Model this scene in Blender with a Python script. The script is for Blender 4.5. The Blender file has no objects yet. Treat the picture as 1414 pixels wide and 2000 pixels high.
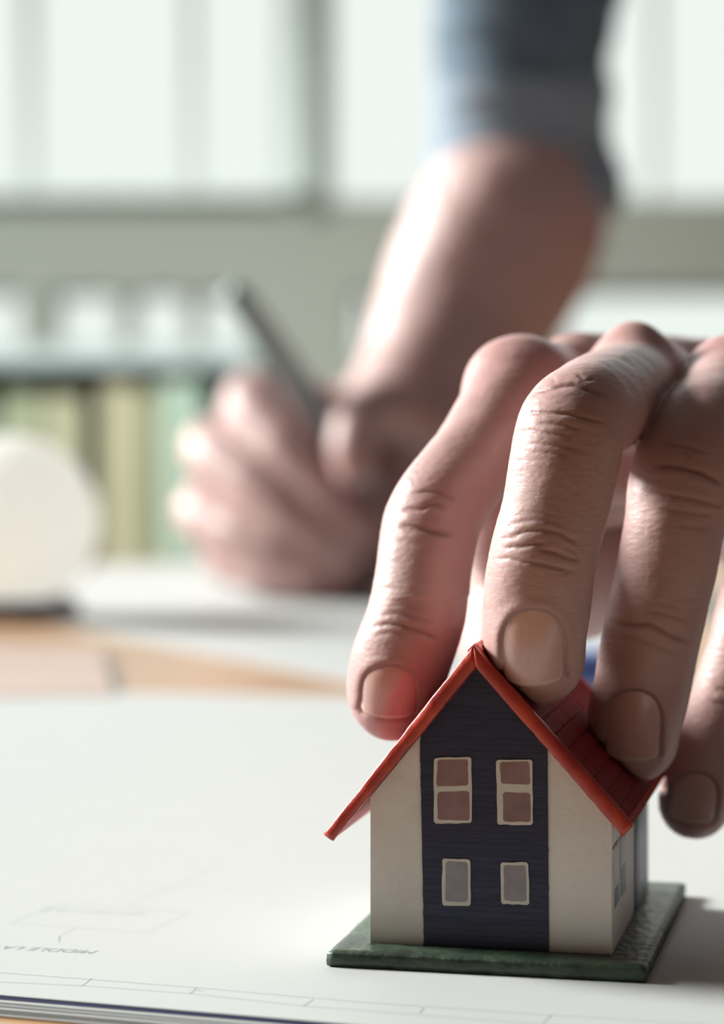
import bpy, bmesh, math, random
import numpy as np
from mathutils import Vector, Matrix
from mathutils.bvhtree import BVHTree

S = bpy.context.scene
COL = S.collection
random.seed(7); rng = np.random.default_rng(7)

# ------------------------------------------------------------------ camera, world, lights, exposure
FPX, CX, HY, CH = 4800.0, 707.0, 780.0, 93.0        # focal length (px), centre x, horizon row, camera height above the plan (mm)
TZ = 0.75                                            # height of the plan's surface above the floor (m)
cam_d = bpy.data.cameras.new('camera'); cam = bpy.data.objects.new('camera', cam_d); COL.objects.link(cam)
cam.location = (0, 0, TZ + CH / 1000); cam.rotation_euler = (math.pi / 2, 0, 0)
cam_d.sensor_fit = 'HORIZONTAL'; cam_d.sensor_width = 36; cam_d.lens = FPX / 1414 * 36
cam_d.shift_y = -(1000 - HY) / 1414
cam_d.clip_start = 0.02; cam_d.clip_end = 100
cam_d.dof.use_dof = True; cam_d.dof.focus_distance = 0.401; cam_d.dof.aperture_fstop = 15.0
cam_d.dof.aperture_blades = 0
S.camera = cam

w = bpy.data.worlds.new('overcast_sky'); S.world = w; w.use_nodes = True
w.node_tree.nodes['Background'].inputs[0].default_value = (0.92, 0.955, 0.93, 1)
w.node_tree.nodes['Background'].inputs[1].default_value = 1.06

def area(name, loc, rot, sx, sy, power, col=(1, 1, 1)):
    l = bpy.data.lights.new(name, 'AREA'); l.shape = 'RECTANGLE'; l.size = sx; l.size_y = sy
    l.energy = power; l.color = col
    o = bpy.data.objects.new(name, l); COL.objects.link(o); o.location = loc; o.rotation_euler = rot
    return o
R = math.radians
area('daylight_left_window', (-2.12, 1.90, 1.62), (0, R(-90), 0), 1.2, 1.9, 20, (0.97, 1.0, 0.96))
sun_d = bpy.data.lights.new('veiled_sun', 'SUN'); sun_d.energy = 11.5; sun_d.angle = R(17); sun_d.color = (1.0, 0.99, 0.97)
sun = bpy.data.objects.new('veiled_sun', sun_d); COL.objects.link(sun); sun.location = (-4, 2.5, 3)
_az, _el = R(22), R(26)                              # from the left, a little behind the table, low
sun.rotation_euler = Vector((-math.cos(_az) * math.cos(_el), math.sin(_az) * math.cos(_el), math.sin(_el))).to_track_quat('Z', 'Y').to_euler()
area('daylight_back_window', (-0.3, 3.86, 2.05), (R(-90), 0, 0), 3.6, 0.85, 20, (0.96, 1.0, 0.97))

S.view_settings.view_transform = 'Standard'; S.view_settings.look = 'None'
S.view_settings.gamma = 1.0; S.view_settings.exposure = 0.0
S.view_settings.use_curve_mapping = False
S.cycles.use_denoising = True
S.cycles.max_bounces = 8; S.cycles.transparent_max_bounces = 12
S.cycles.sample_clamp_indirect = 4.0

# ------------------------------------------------------------------ helpers
def P(px, py, Y):
    """point (mm, Z above the plan) seen at pixel px,py at distance Y"""
    return np.array([(px - CX) / FPX * Y, Y, CH - (py - HY) / FPX * Y])
def G(px, py, z=0.0):
    """point on the horizontal plane Z=z seen at the pixel"""
    Y = (CH - z) * FPX / (py - HY)
    return np.array([(px - CX) / FPX * Y, Y, z])
def W(p):
    return Vector((p[0] / 1000, p[1] / 1000, p[2] / 1000 + TZ))

def mat(name, col, rough=0.6, spec=0.5, noise=0.0, nscale=50, bump=0.0, bscale=200, sss=0.0, sr=(1, .35, .2), ssc=0.003, coat=0.0, metal=0.0, emit=None, col2=None, stretch=(1, 1, 1), vcol=None, bstretch=(1, 1, 1), bdist=0.0005):
    m = bpy.data.materials.new(name); m.use_nodes = True
    n = m.node_tree.nodes; l = m.node_tree.links; b = n['Principled BSDF']
    b.inputs['Base Color'].default_value = (*col, 1); b.inputs['Roughness'].default_value = rough
    b.inputs['Specular IOR Level'].default_value = spec; b.inputs['Metallic'].default_value = metal
    b.inputs['Coat Weight'].default_value = coat; b.inputs['Coat Roughness'].default_value = 0.25
    tc = n.new('ShaderNodeTexCoord')
    if noise or col2:
        mp = n.new('ShaderNodeMapping'); mp.inputs['Scale'].default_value = stretch
        l.new(tc.outputs['Object'], mp.inputs[0])
        t = n.new('ShaderNodeTexNoise'); t.inputs['Scale'].default_value = nscale; t.inputs['Detail'].default_value = 5
        l.new(mp.outputs[0], t.inputs['Vector'])
        r = n.new('ShaderNodeValToRGB'); r.color_ramp.elements[0].position = 0.3; r.color_ramp.elements[1].position = 0.7
        c2 = col2 or tuple(c * (1 - noise) for c in col)
        r.color_ramp.elements[0].color = (*c2, 1); r.color_ramp.elements[1].color = (*col, 1)
        l.new(t.outputs['Fac'], r.inputs[0]); l.new(r.outputs[0], b.inputs['Base Color'])
    if vcol:
        a = n.new('ShaderNodeAttribute'); a.attribute_name = vcol
        l.new(a.outputs['Color'], b.inputs['Base Color'])
    if sss:
        b.inputs['Subsurface Weight'].default_value = sss; b.inputs['Subsurface Radius'].default_value = sr
        b.inputs['Subsurface Scale'].default_value = ssc
    if bump:
        mp = n.new('ShaderNodeMapping'); mp.inputs['Scale'].default_value = bstretch
        l.new(tc.outputs['Object'], mp.inputs[0])
        t = n.new('ShaderNodeTexNoise'); t.inputs['Scale'].default_value = bscale; t.inputs['Detail'].default_value = 4
        l.new(mp.outputs[0], t.inputs['Vector'])
        bp = n.new('ShaderNodeBump'); bp.inputs['Strength'].default_value = bump; bp.inputs['Distance'].default_value = bdist
        l.new(t.outputs['Fac'], bp.inputs['Height']); l.new(bp.outputs[0], b.inputs['Normal'])
    if emit:
        b.inputs['Emission Color'].default_value = (*emit[0], 1); b.inputs['Emission Strength'].default_value = emit[1]
    return m

def thing(name, label, cat, loc, rz=0.0, group=None):
    o = bpy.data.objects.new(name, None); COL.objects.link(o); o.empty_display_size = 0.02
    o.location = loc; o.rotation_euler = (0, 0, rz); o['label'] = label; o['category'] = cat
    if group: o['group'] = group
    return o
def tag(o, label, cat, group=None):
    o['label'] = label; o['category'] = cat
    if group: o['group'] = group
    return o
def link(name, me, m, parent=None, loc=None, smooth=False):
    o = bpy.data.objects.new(name, me); COL.objects.link(o)
    if m is not None and not me.materials: me.materials.append(m)
    if parent is not None: o.parent = parent
    if loc is not None: o.location = loc
    if smooth:
        me.polygons.foreach_set('use_smooth', [True] * len(me.polygons))
    return o
def mesh(name, verts, faces):
    me = bpy.data.meshes.new(name)
    me.from_pydata([tuple(v) for v in verts], [], [tuple(f) for f in faces]); me.update(); return me
def from_bm(name, bm):
    bmesh.ops.recalc_face_normals(bm, faces=bm.faces)
    me = bpy.data.meshes.new(name); bm.to_mesh(me); bm.free(); return me
def add_box(bm, x0, x1, y0, y1, z0, z1, bev=0.0, seg=2):
    b2 = bmesh.new() if bev else bm
    vs = [b2.verts.new((x, y, z)) for x in (x0, x1) for y in (y0, y1) for z in (z0, z1)]
    for f in ((0, 1, 3, 2), (4, 6, 7, 5), (0, 4, 5, 1), (2, 3, 7, 6), (0, 2, 6, 4), (1, 5, 7, 3)):
        b2.faces.new([vs[i] for i in f])
    if bev:
        bmesh.ops.bevel(b2, geom=list(b2.edges), offset=bev, segments=seg, affect='EDGES', profile=0.6)
        me = bpy.data.meshes.new('tmp'); b2.to_mesh(me); b2.free(); bm.from_mesh(me); bpy.data.meshes.remove(me)
def box(name, dims, m, parent=None, bev=0.0, loc=None):
    bm = bmesh.new(); add_box(bm, *dims, bev=bev); return link(name, from_bm(name, bm), m, parent, loc)
def prism(name, poly, axis_a, axis_b, m, parent=None, order='xzy'):
    """polygon in 2-D extruded between a and b along the third axis. order 'xzy': poly=(x,z) along y; 'xyz': poly=(x,y) along z"""
    n = len(poly)
    def v(p, t): return (p[0], t, p[1]) if order == 'xzy' else ((p[0], p[1], t) if order == 'xyz' else (t, p[0], p[1]))
    verts = [v(p, axis_a) for p in poly] + [v(p, axis_b) for p in poly]
    bm = bmesh.new(); bv = [bm.verts.new(x) for x in verts]
    bm.faces.new(bv[:n]); bm.faces.new(list(reversed(bv[n:])))
    for i in range(n):
        j = (i + 1) % n; bm.faces.new((bv[i], bv[n + i], bv[n + j], bv[j]))
    return link(name, from_bm(name, bm), m, parent)
def lathe(name, prof, m, parent=None, seg=64, loc=None):
    vs, fs = [], []
    for r, z in prof:
        for k in range(seg):
            a = 2 * math.pi * k / seg; vs.append((r * math.cos(a), r * math.sin(a), z))
    for i in range(len(prof) - 1):
        for k in range(seg):
            k2 = (k + 1) % seg
            fs.append((i * seg + k, i * seg + k2, (i + 1) * seg + k2, (i + 1) * seg + k))
    fs.append(tuple(reversed(range(seg)))); fs.append(tuple((len(prof) - 1) * seg + k for k in range(seg)))
    return link(name, mesh(name, vs, fs), m, parent, loc, smooth=True)

# ------------------------------------------------------------------ the room
m_wall = mat('wall_paint_grey_green', (0.36, 0.38, 0.34), 0.85, noise=0.06, nscale=3)
m_wall_side = mat('wall_paint_mauve_grey', (0.30, 0.245, 0.245), 0.9, noise=0.04, nscale=3)
m_ceil = mat('ceiling_paint_grey', (0.40, 0.37, 0.36), 0.9, noise=0.03, nscale=4)
m_floor = mat('floor_wood_brown', (0.22, 0.15, 0.10), 0.5, noise=0.4, nscale=4, stretch=(1, 12, 1))
m_frame = mat('window_frame_pale_teal', (0.78, 0.88, 0.85), 0.5, noise=0.05, nscale=10)
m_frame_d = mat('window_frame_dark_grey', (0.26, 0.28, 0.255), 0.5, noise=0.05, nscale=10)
m_bar = mat('window_bar_white', (0.62, 0.68, 0.64), 0.5, noise=0.05, nscale=10)
m_glass = bpy.data.materials.new('window_glass'); m_glass.use_nodes = True
nt = m_glass.node_tree; nt.nodes.clear()
o_ = nt.nodes.new('ShaderNodeOutputMaterial'); mx = nt.nodes.new('ShaderNodeMixShader'); tr = nt.nodes.new('ShaderNodeBsdfTransparent'); gl = nt.nodes.new('ShaderNodeBsdfGlossy')
gl.inputs['Roughness'].default_value = 0.02; fr = nt.nodes.new('ShaderNodeFresnel'); fr.inputs[0].default_value = 1.45
tr.inputs[0].default_value = (0.97, 0.99, 0.98, 1)
nt.links.new(fr.outputs[0], mx.inputs[0]); nt.links.new(tr.outputs[0], mx.inputs[1]); nt.links.new(gl.outputs[0], mx.inputs[2]); nt.links.new(mx.outputs[0], o_.inputs[0])

def structure(o): o['kind'] = 'structure'; return o
def wall_with_holes(name, x0, x1, z0, z1, holes, t0, t1, m, axis='y'):
    xs = sorted({x0, x1, *[h[0] for h in holes], *[h[1] for h in holes]}); zs = sorted({z0, z1, *[h[2] for h in holes], *[h[3] for h in holes]})
    bm = bmesh.new()
    def solid(i, j):
        if i < 0 or j < 0 or i >= len(xs) - 1 or j >= len(zs) - 1: return False
        cx, cz = (xs[i] + xs[i + 1]) / 2, (zs[j] + zs[j + 1]) / 2
        return not any(h[0] < cx < h[1] and h[2] < cz < h[3] for h in holes)
    cache = {}
    def vt(x, t, z):
        k = (round(x, 5), round(t, 5), round(z, 5))
        if k not in cache: cache[k] = bm.verts.new((x, t, z) if axis == 'y' else (t, x, z))
        return cache[k]
    for i in range(len(xs) - 1):
        for j in range(len(zs) - 1):
            if not solid(i, j): continue
            a, b, c, d = xs[i], xs[i + 1], zs[j], zs[j + 1]
            bm.faces.new((vt(a, t0, c), vt(b, t0, c), vt(b, t0, d), vt(a, t0, d)))
            bm.faces.new((vt(a, t1, c), vt(a, t1, d), vt(b, t1, d), vt(b, t1, c)))
            if not solid(i - 1, j): bm.faces.new((vt(a, t0, c), vt(a, t0, d), vt(a, t1, d), vt(a, t1, c)))
            if not solid(i + 1, j): bm.faces.new((vt(b, t0, c), vt(b, t1, c), vt(b, t1, d), vt(b, t0, d)))
            if not solid(i, j - 1): bm.faces.new((vt(a, t0, c), vt(a, t1, c), vt(b, t1, c), vt(b, t0, c)))
            if not solid(i, j + 1): bm.faces.new((vt(a, t0, d), vt(b, t0, d), vt(b, t1, d), vt(a, t1, d)))
    return structure(link(name, from_bm(name, bm), m))

YB = 4000.0
def bx(px): return (px - CX) / FPX * YB / 1000
def bz(py): return TZ + (CH - (py - HY) / FPX * YB) / 1000
RX0, RX1, RY0, RY1, RH = -2.2, 2.4, -1.8, 4.0, 3.0
up_l = (-2.0, bx(558), bz(375), 2.45); up_r = (bx(636), 2.1, bz(391), 2.45)
low = [(bx(a), bx(b), bz(700), bz(568)) for a, b in ((-900, -560), (-420, -80), (-200, 42), (98, 230), (250, 366), (384, 484), (688, 722))]
low_r = (bx(1092), 2.1, bz(860), bz(560))
wall_with_holes('wall_back', RX0 - .15, RX1 + .15, 0, RH, [up_l, up_r, *low, low_r], RY1, RY1 + 0.16, m_wall)
lw = (0.6, 3.4, 0.95, 2.85)
wall_with_holes('wall_left', RY0, RY1, 0, RH, [lw], RX0 - 0.15, RX0, m_wall_side, axis='x')
structure(box('wall_right', (RX1, RX1 + .15, RY0, RY1, 0, RH), m_wall_side))
structure(box('wall_front', (RX0 - .15, RX1 + .15, RY0 - .15, RY0, 0, RH), m_wall_side))
structure(box('floor', (RX0 - .15, RX1 + .15, RY0 - .15, RY1 + .16, -0.1, 0), m_floor))
structure(box('ceiling', (RX0 - .15, RX1 + .15, RY0 - .15, RY1 + .16, RH, RH + 0.1), m_ceil))

def window(name, x0, x1, z0, z1, y, bars, m, axis='y', fw=0.03, mb=None):
    """frame with uprights and glass in an opening; frame, bars and panes are parts"""
    e = bpy.data.objects.new(name, None); COL.objects.link(e); structure(e)
    e.location = (x0, y, z0) if axis == 'y' else (y, x0, z0)
    if axis == 'x': e.rotation_euler = (0, 0, R(90))
    L, H = x1 - x0, z1 - z0
    bm = bmesh.new(); s = 1
    for d in ((0, fw, -.03, .03, 0, H), (L - fw, L, -.03, .03, 0, H), (fw, L - fw, -.03, .03, 0, fw * .6), (fw, L - fw, -.03, .03, H - fw, H)):
        add_box(bm, *d, bev=0.003)
    link('window_frame', from_bm('window_frame', bm), m, e)
    cuts = [fw] + [b - x0 for b in bars] + [L - fw]
    for b in bars:
        box('window_bar', (b - x0 - .009, b - x0 + .009, -.02, .02, fw * .6, H - fw), mb or m, e, bev=0.002)
    for a, b in zip(cuts[:-1], cuts[1:]):
        box('pane', (a - .004 if a > fw else a, b - 0.004, -.003, .003, fw * .6, H - fw), m_glass, e)
    return e
window('window_1', *up_l, RY1 + .08, [bx(-330), bx(-130), bx(45), bx(368)], m_bar, fw=0.012)
window('window_2', *up_r, RY1 + .08, [bx(1290)], m_bar, fw=0.012)
for i, h in enumerate(low): window('window_%d' % (i + 3), *h, RY1 + .08, [(h[0] * .5 + h[1] * .5)] if i < 2 else [], m_bar, fw=0.008)
window('window_%d' % (len(low) + 3), *low_r, RY1 + .08, [bx(1700)], m_bar, fw=0.012)
window('window_%d' % (len(low) + 4), *lw, RX0 - .08, [3.1], m_bar, axis='x', fw=0.04)
# the upright between the two upper windows: a casing painted pale as if lit, with a dark post beside it
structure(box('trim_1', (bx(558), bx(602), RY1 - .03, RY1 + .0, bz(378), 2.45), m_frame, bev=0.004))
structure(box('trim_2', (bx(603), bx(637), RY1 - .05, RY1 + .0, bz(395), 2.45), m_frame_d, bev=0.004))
structure(box('trim_3', (RX0 + .01, bx(556), RY1 - .035, RY1, bz(388), bz(375)), m_frame, bev=0.003))
structure(box('baseboard_back', (RX0, RX1, RY1 - .02, RY1, 0, .09), m_bar, bev=0.003))

# ------------------------------------------------------------------ bookcase with binders
m_shelf = mat('bookcase_blue_grey', (0.48, 0.56, 0.57), 0.55, noise=0.1, nscale=20)
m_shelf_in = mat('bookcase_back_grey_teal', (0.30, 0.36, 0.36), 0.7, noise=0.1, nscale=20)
YS = 2700.0
def sx(px): return (px - CX) / FPX * YS / 1000
def sz(py): return TZ + (CH - (py - HY) / FPX * YS) / 1000
bc = thing('bookcase', 'low blue grey bookcase standing under the window band behind the white ball', 'bookcase', (0, YS / 1000, 0))
X0, X1, ZT = sx(-900), sx(485), sz(677); D = .32
box('top_board', (X0 - .01, X1 + .01, -.002, D, ZT - .022, ZT), m_shelf, bc, bev=.002)
box('side_panel', (X0, X0 + .018, 0, D, 0, ZT - .02), m_shelf, bc, bev=.001)
box('side_panel', (X1 - .018, X1, 0, D, 0, ZT - .02), m_shelf, bc, bev=.001)
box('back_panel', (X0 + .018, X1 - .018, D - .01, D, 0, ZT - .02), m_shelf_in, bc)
ZS = ZT - .022 - .366
for z in (ZS, 0.08):
    box('shelf', (X0 + .018, X1 - .018, .005, D - .01, z - .018, z), m_shelf, bc, bev=.001)
box('divider', (sx(-420), sx(-412), .005, D - .01, ZS, ZT - .02), m_shelf, bc)
binders = [(-330, -250, 'red', (0.36, 0.2, 0.16), .30), (-240, -170, 'grey', (0.3, 0.33, 0.3), .31), (-160, -95, 'olive', (0.34, 0.36, .24), .30),
           (-88, -8, 'dark green', (0.19, .26, .20), .32), (2, 78, 'pale olive', (0.40, 0.43, 0.29), .335), (84, 160, 'sand coloured', (0.50, 0.50, 0.34), .333),
           (200, 262, 'beige', (0.60, 0.56, 0.38), .345), (266, 306, 'khaki', (0.44, 0.43, 0.28), .338), (312, 372, 'mint green', (0.52, 0.66, 0.54), .350), (374, 402, 'pale mint', (0.40, 0.54, 0.46), .345)]
m_lab = mat('paper_label', (0.7, 0.7, 0.66), 0.8, noise=.04)
m_metal = mat('steel_ring', (0.6, 0.6, 0.6), 0.3, metal=1.0)
for a, b, cn, c, h in binders:
    wd = sx(b) - sx(a) - .0015
    t = thing('binder', '%s lever arch binder upright on the bookcase shelf' % cn, 'binder', (sx(a) + wd / 2, YS / 1000 + .006, ZS), 0, 'binders on the bookcase shelf')
    mc = mat('binder_cover_' + cn.replace(' ', '_'), c, 0.6, noise=.08, nscale=30)
    bm = bmesh.new()
    add_box(bm, -wd / 2, wd / 2, 0, .004, 0, h, bev=.0012); add_box(bm, -wd / 2, -wd / 2 + .003, .004, .27, 0, h); add_box(bm, wd / 2 - .003, wd / 2, .004, .27, 0, h)
    link('cover', from_bm('cover', bm), mc, t)
    box('pages', (-wd / 2 + .004, wd / 2 - .004, .03, .26, .008, h - .02), m_lab, t)
    lathe('finger_ring', [(.006, 0), (.011, 0), (.011, .002), (.006, .002)], m_metal, t, 20).matrix_basis = Matrix.Translation((0, -.0005, .05)) @ Matrix.Rotation(R(90), 4, 'X')

m_lamp = mat('fill_lamp_black_metal', (.05, .05, .05), .5)  # fill spotlights added out of view to brighten the bookcase and back wall
m_bulb = mat('fill_lamp_lens_glow', (1, .98, .94), .5, emit=((1, .98, .94), 6))
for x, tx, ty, tzz, en in ((-1.0, -.75, 2.9, .85, 215), (-.2, -.2, 3.1, .95, 170), (.9, .9, 3.4, .95, 100)):
    src = Vector((x, 1.35, 2.76)); dst = Vector((tx, ty, tzz)); dr = (dst - src).normalized()
    t = thing('added_fill_spotlight', 'added black fill spotlight aimed at the back wall, %s' % ('leftmost of the three' if x < -.5 else ('middle one of the three' if x < .5 else 'rightmost of the three')), 'added lamp', (x, 1.35, 2.76), 0, 'added fill spotlights')
    lathe('mount', [(.03, .20), (.03, .24)], m_lamp, t, 24); lathe('stem', [(.006, 0), (.006, .20)], m_lamp, t, 16)
    h_ = lathe('housing', [(.030, -.06), (.042, -.05), (.046, .08), (.040, .082), (.038, .07), (.030, .0)], m_lamp, t, 32); h_.matrix_basis = dr.to_track_quat('Z', 'Y').to_matrix().to_4x4()
    l_ = lathe('lens', [(.001, .066), (.037, .066), (.037, .068), (.001, .068)], m_bulb, t, 32); l_.matrix_basis = h_.matrix_basis
    ld = bpy.data.lights.new('fill_spot', 'SPOT'); ld.energy = en; ld.spot_size = R(54); ld.spot_blend = .7; ld.shadow_soft_size = .04; ld.color = (.94, 1, .95) if x < .5 else (1, .93, .84)
    lo_ = bpy.data.objects.new('fill_spot', ld); COL.objects.link(lo_); lo_.location = src + dr * .09; lo_.rotation_euler = dr.to_track_quat('-Z', 'Y').to_euler()

# ------------------------------------------------------------------ table
m_table = mat('table_wood_honey', (0.46, 0.27, 0.13), 0.42, noise=0.0, nscale=14, col2=(0.29, 0.14, 0.06), stretch=(1, 9, 1), coat=.2, bump=.15, bscale=60, bstretch=(1, 8, 1))
PT = 2.2                                             # thickness of the pile of drawings (mm)
tz = TZ - PT / 1000
tb = thing('table', 'honey coloured wooden work table carrying the drawings and the small house', 'table', (-0.1, .66, 0))
def t_(x, y): return x + .1, y - .66
for k in range(5):
    x0 = -0.95 + k * .36
    box('table_plank', (x0 + .1 + .0004, x0 + .36 + .1 - .0004, -.66 - .05, 1.44 - .66, tz - .03, tz), m_table, tb, bev=.0008)
for y in (-.62, .68): box('apron', (-.75, .85, y, y + .025, tz - .11, tz - .03), m_table, tb, bev=.002)
for x in (-.8, .86):
    for y in (-.66, .66): box('leg', (x - .03, x + .03, y, y + .06, 0, tz - .03), m_table, tb, bev=.004)

# ------------------------------------------------------------------ papers
m_paper = mat('paper_white', (0.475, 0.48, 0.475), 0.55, spec=.35, noise=0.015, nscale=60, bump=.06, bscale=300)
m_paper2 = mat('paper_greyish', (0.44, 0.45, 0.46), 0.7, noise=0.03, nscale=80)  # slightly greyer paper for some sheets and the notebook pages
m_gap_shade = mat('gap_shade_indigo', (0.045, 0.05, 0.13), 0.6, noise=.05)  # dark sheet colour standing in for the shade in the gap
m_ink = mat('plan_ink_grey', (0.20, 0.22, 0.23), 0.7, noise=.05)
m_ink2 = mat('plan_ink_faint', (0.42, 0.44, 0.44), 0.7, noise=.05)
def slab(name, corners, z0, z1, m, parent=None, loc=None, wav=0.0, nx=40, ny=40, freq=1.0):
    """thin sheet over four ground corners NL,NR,FR,FL (mm), gently wavy"""
    NL, NR, FR, FL = [np.array(c[:2], float) for c in corners]
    L = loc if loc is not None else Vector((0, 0, 0))
    vs, fs = [], []
    for lev in (z1, z0):
        for j in range(ny + 1):
            for i in range(nx + 1):
                s, t = i / nx, j / ny
                p = (1 - t) * ((1 - s) * NL + s * NR) + t * ((1 - s) * FL + s * FR)
                e = max(0.0, 1 - min(t, 1) * 14)
                dz = wav * e * (math.sin(s * 9 * freq + 1) * .5 + math.sin(s * 23 * freq) * .5)
                vs.append((p[0] / 1000 - L[0], p[1] / 1000 - L[1], (lev + dz) / 1000 + TZ - L[2]))
    N = (nx + 1) * (ny + 1)
    for j in range(ny):
        for i in range(nx):
            a = j * (nx + 1) + i
            fs.append((a, a + 1, a + nx + 2, a + nx + 1)); fs.append((N + a, N + a + nx + 1, N + a + nx + 2, N + a + 1))
    def side(ids):
        for a, b in zip(ids[:-1], ids[1:]): fs.append((a, N + a, N + b, b))
    side([i for i in range(nx + 1)]); side([i for i in range(ny * (nx + 1) + nx, ny * (nx + 1) - 1, -1)])
    side([j * (nx + 1) + nx for j in range(ny + 1)]); side([j * (nx + 1) for j in range(ny, -1, -1)])
    return link(name, mesh(name, vs, fs), m, parent, L if loc is not None else None)
def near(x): return 365.3 + (x + .5) * -.3304
pile_loc = Vector((0.05, .45, TZ))
plan = thing('plan_sheet', 'large white floor plan sheet on top of the pile under the small house', 'drawing', W((50, 450, 0)))
def quad(dn, df=0, dl=0): return ((-260 + dl, near(-260) - dn), (330, near(330) - dn), (330, 730 + df), (-260 + dl, 801 + df))
slab('sheet', quad(0), -0.18, 0, m_paper, plan, None).location = (0, 0, 0)
for v in plan.children[0].data.vertices: v.co = v.co - Vector(plan.location)
specs = [(0.8, -0.48, -0.30, m_gap_shade, 'dark indigo sheet standing in for the shaded gap directly beneath the top floor plan sheet', .0),
         (2.2, -0.78, -0.56, m_paper, 'upper white sheet of the pile, just under the indigo gap sheet', .08),
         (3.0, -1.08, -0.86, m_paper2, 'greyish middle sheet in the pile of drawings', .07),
         (4.1, -1.40, -1.16, m_paper, 'fourth sheet down, white, sticking out near the front', .06),
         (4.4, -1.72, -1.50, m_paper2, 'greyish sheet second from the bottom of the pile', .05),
         (5.2, -2.12, -1.84, m_paper, 'bottom white sheet of the pile, sticking out furthest over the wood', .0)]
for dn, z0, z1, m, lab, wv in specs:
    o = slab('paper_sheet', quad(dn, -2), z0, z1, m, None, Vector((0.05, .45, TZ + z0 / 1000)), wav=wv)
    tag(o, lab, 'paper', 'drawings piled under the house')
# drawn lines of the plan: flat ink strips lying on the sheet
def strips(name, segs, m, wid=.22, z=0.015):
    vs, fs = [], []
    for a, b in segs:
        a, b = G(*a)[:2], G(*b)[:2]; d = b - a; n = np.array([-d[1], d[0]]) / np.linalg.norm(d) * wid / 2
        i = len(vs)
        for q in (a - n, b - n, b + n, a + n): vs.append(tuple(W((q[0], q[1], z)) - Vector(plan.location)))
        fs.append((i, i + 1, i + 2, i + 3))
    return link(name, mesh(name, vs, fs), m, plan)
def chain(*p): return list(zip(p[:-1], p[1:]))
o = strips('drawn_lines', chain((-120, 1893), (0, 1900), (175, 1913), (380, 1929), (700, 1957), (1060, 1982), (1414, 2003)) +
       chain((-120, 1911), (0, 1918), (170, 1926), (372, 1941), (595, 1965), (1060, 2001), (1414, 2024)) +
       [((180, 1911), (160, 1926)), ((385, 1929), (372, 1941)), ((380, 1934), (398, 1936)), ((612, 1952), (592, 1966)), ((828, 1968), (820, 1980)), ((1078, 1983), (1060, 1999)), ((116, 1840), (116, 1828))], m_ink, .16)
o['kind'] = 'stuff'; o = strips('drawn_lines', chain((18, 1803), (150, 1812), (288, 1822), (372, 1782), (120, 1765), (18, 1803)) + chain((350, 1727), (480, 1740), (700, 1762)) + chain((250, 1768), (350, 1727), (420, 1690)) +
       chain((116, 1830), (150, 1812)) + chain((520, 1765), (700, 1772)), m_ink2, .22)
o['kind'] = 'stuff'
def ground_text(txt, px, py, size, m):
    c = bpy.data.curves.new('t', 'FONT'); c.body = txt; c.size = size / 1000; c.align_x = 'CENTER'; c.shear = .25
    o = bpy.data.objects.new('t', c); COL.objects.link(o)
    dg = bpy.context.evaluated_depsgraph_get(); me = bpy.data.meshes.new_from_object(o.evaluated_get(dg))
    bpy.data.objects.remove(o)
    r = link('drawn_lettering', me, m, plan)
    p = G(px, py); r.location = W((p[0], p[1], .02)) - Vector(plan.location); r.rotation_euler = (0, 0, math.pi - R(13))
ground_text('MIDDLE LAY', 92, 1852, 3.4, m_ink)
ground_text('SECTION B-B', 190, 1778, 3.4, m_ink2)

m_far = m_paper
zt = -PT
f1, f2, f3, f4 = G(20, 1203, zt), G(1150, 1425, zt), G(1250, 1103, zt), G(195, 1104, zt)
o = slab('paper_sheet', (f1, f2, f3, f4), zt, zt + .3, m_far, None, W((0, 1100, zt))); tag(o, 'loose white sheet lying under the writing hand', 'paper')
f1, f2, f3, f4 = G(-330, 1360, zt + 3), G(222, 1353, zt + 3), G(196, 1262, zt + 3), G(-300, 1240, zt + 3)
m_pink = mat('notebook_cover_pinkish_beige', (0.46, 0.33, 0.28), 0.5, noise=.1, nscale=12)
nb = thing('notebook', 'thin pinkish beige notebook on the wood between the two white sheets', 'notebook', W((f1 + f3) / 2 * np.array([1, 1, 0]) + np.array([0, 0, zt])))
def nslab(name, c, z0, z1, m):
    o = slab(name, c, z0, z1, m, nb, None, nx=4, ny=4); 
    for v in o.data.vertices: v.co = v.co - Vector(nb.location)
nslab('cover', (f1, f2, f3, f4), zt + 2.2, zt + 2.6, m_pink); nslab('cover', (f1, f2, f3, f4), zt, zt + .4, m_pink)
c_ = (f1 + f2 + f3 + f4) / 4
nslab('pages', [c_ + (q - c_) * .98 for q in (f1, f2, f3, f4)], zt + .4, zt + 2.2, m_paper2)
# small blue block seen between the fingers
m_blue = mat('blue_plastic', (0.04, 0.10, 0.36), 0.4, noise=.05)
q = G(1166, 1335, 0)
eb = thing('eraser', 'small blue sleeved eraser behind the little house, seen between two fingers', 'eraser', W(q))
box('sleeve', (-.011, .013, -.009, .009, .0002, .0105), m_blue, eb, bev=.001); box('rubber', (.012, .02, -.0085, .0085, .0004, .010), m_paper, eb, bev=.001)

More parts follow.
